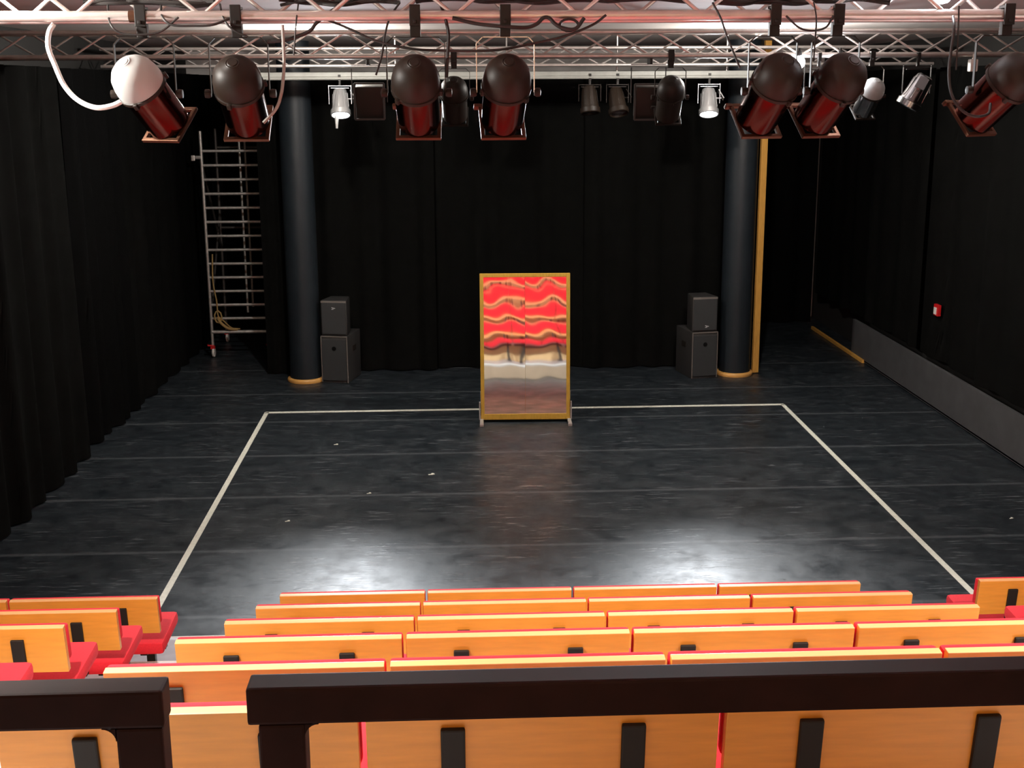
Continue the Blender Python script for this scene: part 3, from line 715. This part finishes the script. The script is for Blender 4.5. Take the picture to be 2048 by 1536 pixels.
# ------------------------------------------------------------------ cables on the nearest truss
CAB = [
 ('white_cable', 0.0125, 'cable_white', 'thick white cable looping down to the leftmost lamp', [(-1.916, 6.317, 4.711), (-1.94, 6.309, 4.671), (-1.944, 6.292, 4.601), (-1.914, 6.272, 4.519), (-1.872, 6.248, 4.426), (-1.808, 6.229, 4.356), (-1.725, 6.217, 4.32), (-1.648, 6.215, 4.327), (-1.598, 6.218, 4.348)]),
 ('grey_cable', 0.008, 'cable_grey', 'pale grey cable hanging right of the second lamp', [(-0.817, 6.229, 4.70), (-0.817, 6.229, 4.538), (-0.823, 6.207, 4.445), (-0.834, 6.191, 4.375), (-0.859, 6.177, 4.31), (-0.92, 6.164, 4.245)]),
 ('black_cable', 0.009, 'cable_black', 'thick black cable bending across the bright ceiling patch on the left', [(-0.545, 6.276, 4.789), (-0.613, 6.269, 4.747), (-0.661, 6.262, 4.707), (-0.691, 6.255, 4.673), (-0.739, 6.252, 4.652), (-0.811, 6.251, 4.631), (-0.895, 6.252, 4.622)]),
 ('black_cable', 0.006, 'cable_black', 'long black cable sagging behind the third and middle lamps', [(-0.606, 6.264, 4.724), (-0.499, 6.249, 4.681), (-0.404, 6.234, 4.636), (-0.297, 6.222, 4.603), (-0.189, 6.213, 4.586), (-0.07, 6.206, 4.579), (0.122, 6.197, 4.576), (0.242, 6.194, 4.585), (0.362, 6.194, 4.607), (0.53, 6.196, 4.644), (0.662, 6.202, 4.695), (0.728, 6.21, 4.741)]),
 ('black_cable', 0.005, 'cable_black', 'thin black cable dropping just left of the third lamp', [(-0.258, 6.267, 4.804), (-0.307, 6.253, 4.734), (-0.332, 6.235, 4.652), (-0.348, 6.214, 4.559), (-0.378, 6.193, 4.466)]),
 ('black_cable', 0.008, 'cable_black', 'black cable dropping between the third and middle lamps', [(-0.066, 6.259, 4.803), (-0.043, 6.241, 4.733), (-0.028, 6.221, 4.651), (-0.034, 6.2, 4.558), (-0.04, 6.175, 4.453)]),
 ('black_cable', 0.009, 'cable_black', 'thick wavy black cable right under the truss beside the middle lamp', [(-0.008, 6.219, 4.73), (0.1, 6.218, 4.704), (0.219, 6.20, 4.69), (0.339, 6.203, 4.684), (0.394, 6.205, 4.7), (0.426, 6.21, 4.728), (0.454, 6.209, 4.728), (0.483, 6.201, 4.7), (0.518, 6.195, 4.681), (0.578, 6.191, 4.676), (0.622, 6.201, 4.727)]),
 ('black_cable', 0.005, 'cable_black', 'thin black cable slanting down left of the right column', [(1.238, 6.201, 4.797), (1.275, 6.183, 4.727), (1.303, 6.162, 4.645), (1.342, 6.138, 4.547), (1.365, 6.123, 4.491)]),
 ('grey_cable', 0.007, 'cable_black', 'dark cable looping down to the lamp at the right edge', [(2.41, 6.19, 4.73), (2.392, 6.12, 4.664), (2.366, 6.077, 4.477), (2.378, 6.049, 4.36), (2.428, 6.029, 4.286), (2.492, 6.02, 4.26), (2.564, 6.05, 4.273), (2.60, 6.12, 4.317)]),
 ('black_cable', 0.006, 'cable_black', 'black cable sagging from the truss left of the second lamp', [(-1.402, 6.314, 4.792), (-1.379, 6.22, 4.739), (-1.332, 6.20, 4.70), (-1.236, 6.20, 4.695), (-1.14, 6.20, 4.70), (-1.049, 6.22, 4.735)]),
 ('black_cable', 0.005, 'cable_black', 'short black cable beside the clamp of the second lamp', [(-1.12, 6.304, 4.8), (-1.092, 6.22, 4.73), (-1.05, 6.20, 4.679), (-0.978, 6.20, 4.644)]),
 ('black_cable', 0.0045, 'cable_black', 'thin black cable hanging from the bulb at the top right', [(2.418, 6.145, 4.775), (2.411, 6.112, 4.636), (2.399, 6.075, 4.477)]),
 ('black_cable', 0.004, 'cable_black', 'thin black wire hanging between the second lamp and the bright patch', [(-0.745, 6.29, 4.80), (-0.748, 6.21, 4.72), (-0.757, 6.21, 4.65), (-0.766, 6.20, 4.56)]),
 ('black_cable', 0.004, 'cable_black', 'thin black wire hanging between the two lamps at the right', [(1.74, 6.24, 4.80), (1.737, 6.17, 4.72), (1.733, 6.16, 4.62), (1.728, 6.15, 4.52)]),
 ('black_cable', 0.005, 'cable_black', 'black cable drooping past the joint sleeve beside the leftmost lamp', [(-1.66, 6.34, 4.80), (-1.62, 6.20, 4.71), (-1.56, 6.19, 4.66), (-1.40, 6.20, 4.665), (-1.30, 6.21, 4.735)]),
 ('black_cable', 0.005, 'cable_black', 'black cable drooping between the clamps of the two lamps at the right', [(1.60, 6.21, 4.735), (1.66, 6.19, 4.68), (1.72, 6.18, 4.665), (1.79, 6.19, 4.68), (1.83, 6.21, 4.735)]),
]
for nm, r, m, lab, pts in CAB:
    bm = B(); tube(bm, spline(pts, 6), r, 8)
    tag(finish('cable', bm, M[m], smooth=True), lab, 'cable', 'cables hanging from the nearest truss')
bm = B(); tube(bm, [(0.55 + 0.045 * math.cos(k * 0.5), 6.21 + 0.01 * math.sin(k * 0.23), 4.695 + 0.028 * math.sin(k * 0.5)) for k in range(46)], 0.006, 7)
tag(finish('cable_coil', bm, M['cable_black'], smooth=True), 'small coil of black cable hung under the truss right of centre', 'cable')
BUN = [('left of the second lamp', [(-1.775, 6.365, 4.79), (-1.631, 6.355, 4.785), (-1.462, 6.353, 4.80), (-1.294, 6.34, 4.782), (-1.149, 6.336, 4.79)], 0.014),
       ('between the second and third lamps', [(-0.837, 6.319, 4.787), (-0.692, 6.315, 4.796), (-0.548, 6.306, 4.781), (-0.404, 6.304, 4.799), (-0.259, 6.294, 4.785)], 0.011),
       ('above the middle lamp', [(-0.187, 6.35, 4.798), (-0.018, 6.35, 4.809), (0.126, 6.35, 4.792), (0.246, 6.35, 4.801), (0.414, 6.35, 4.79), (0.583, 6.35, 4.804), (0.751, 6.35, 4.79), (0.944, 6.35, 4.795), (1.136, 6.35, 4.797)], 0.022),
       ('above the two lamps at the right', [(1.28, 6.35, 4.796), (1.425, 6.35, 4.787), (1.569, 6.35, 4.795), (1.713, 6.35, 4.785), (1.858, 6.35, 4.796), (2.002, 6.35, 4.785), (2.146, 6.35, 4.788)], 0.017)]
for lab, pts, r in BUN:
    bm = B(); rnd = random.Random(lab)
    for k in range(4):
        tube(bm, spline([(x, y + rnd.uniform(-.03, .04), z + r + rnd.uniform(-.004, .03)) for x, y, z in pts], 6), r * 0.75, 8)
    tag(finish('cable_bundle', bm, M['cable_black'], smooth=True), 'bundle of black cables lying on the nearest truss ' + lab, 'cable', 'cable bundles on the nearest truss')

# ------------------------------------------------------------------ light
def spot(name, loc, target, watts, size, blend=0.6, radius=0.1, col=(1, 1, 1)):
    l = bpy.data.lights.new(name, 'SPOT'); l.energy = watts; l.spot_size = math.radians(size); l.spot_blend = blend; l.shadow_soft_size = radius; l.color = col
    o = bpy.data.objects.new(name, l); link(o); o.location = loc
    o.rotation_euler = (Vector(target) - Vector(loc)).to_track_quat('-Z', 'Y').to_euler(); return o
def point(name, loc, watts, radius=0.05, col=(1, 1, 1)):
    l = bpy.data.lights.new(name, 'POINT'); l.energy = watts; l.shadow_soft_size = radius; l.color = col
    o = bpy.data.objects.new(name, l); link(o); o.location = loc; return o
def area(name, loc, target, watts, sx, sy, col=(1, 1, 1)):
    l = bpy.data.lights.new(name, 'AREA'); l.shape = 'RECTANGLE'; l.size = sx; l.size_y = sy; l.energy = watts; l.color = col
    o = bpy.data.objects.new(name, l); link(o); o.location = loc
    o.rotation_euler = (Vector(target) - Vector(loc)).to_track_quat('-Z', 'Y').to_euler(); return o
WARM = (1.0, 0.86, 0.66); NEUT = (1.0, 0.95, 0.88); COOL = (0.90, 0.95, 1.0)
spot('beam_lamp_left', (-1.553, 17.28, 4.02), (-0.9, 5.5, 1.7), 2700, 58, 1.0, 0.12, COOL)
spot('beam_lamp_right', (3.46, 17.28, 4.00), (2.2, 5.5, 1.7), 2700, 58, 1.0, 0.12, COOL)
point('tube_glow_left', (-1.58, 14.9, 4.93), 330, 0.05, NEUT)
point('tube_glow_right', (3.5, 14.8, 4.93), 330, 0.05, NEUT)
spot('downlight_left', (-1.9, 3.9, 5.05), (-1.7, 4.7, 0), 1100, 104, 0.35, 0.08, NEUT)
spot('downlight_right', (3.6, 3.9, 5.05), (3.4, 4.7, 0), 1100, 104, 0.35, 0.08, NEUT)
area('warm_rear_fill', (0.9, -3.5, 4.5), (0.9, 5.0, 2.6), 90, 4.0, 0.5, (1.0, 0.60, 0.32))  # added warm fill behind the camera, no fixture there
spot('corner_lamp_light', (-2.75, 5.75, 4.88), (-1.55, 6.3, 4.42), 420, 80, 0.5, 0.05, NEUT)

w = bpy.data.worlds.new('dark_hall'); scene.world = w; w.use_nodes = True
w.node_tree.nodes['Background'].inputs['Color'].default_value = (0.02, 0.018, 0.017, 1)
w.node_tree.nodes['Background'].inputs['Strength'].default_value = 0.0

# ------------------------------------------------------------------ camera
cam = bpy.data.cameras.new('camera'); cam.sensor_width = 36.0; cam.lens = 2500 / 2048 * 36.0; cam.clip_start = 0.05; cam.clip_end = 200
co = bpy.data.objects.new('camera', cam); link(co); scene.camera = co
p, yw, ro = math.radians(13.2989), math.radians(2.4766), math.radians(0.26124)
f0 = Vector((0, math.cos(p), -math.sin(p))); d0 = Vector((0, -math.sin(p), -math.cos(p))); r0 = Vector((1, 0, 0))
r1 = math.cos(ro) * r0 + math.sin(ro) * d0; d1 = -math.sin(ro) * r0 + math.cos(ro) * d0
Zr = Matrix.Rotation(-yw, 3, 'Z')
r1, d1, f1 = Zr @ r1, Zr @ d1, Zr @ f0
co.matrix_world = Matrix(((r1.x, -d1.x, -f1.x, 0), (r1.y, -d1.y, -f1.y, 0), (r1.z, -d1.z, -f1.z, 4.40), (0, 0, 0, 1)))

vs = scene.view_settings
scene.display_settings.display_device = 'sRGB'
vs.view_transform = 'Standard'; vs.look = 'None'; vs.gamma = 1.0; vs.exposure = 0.0; vs.use_curve_mapping = False
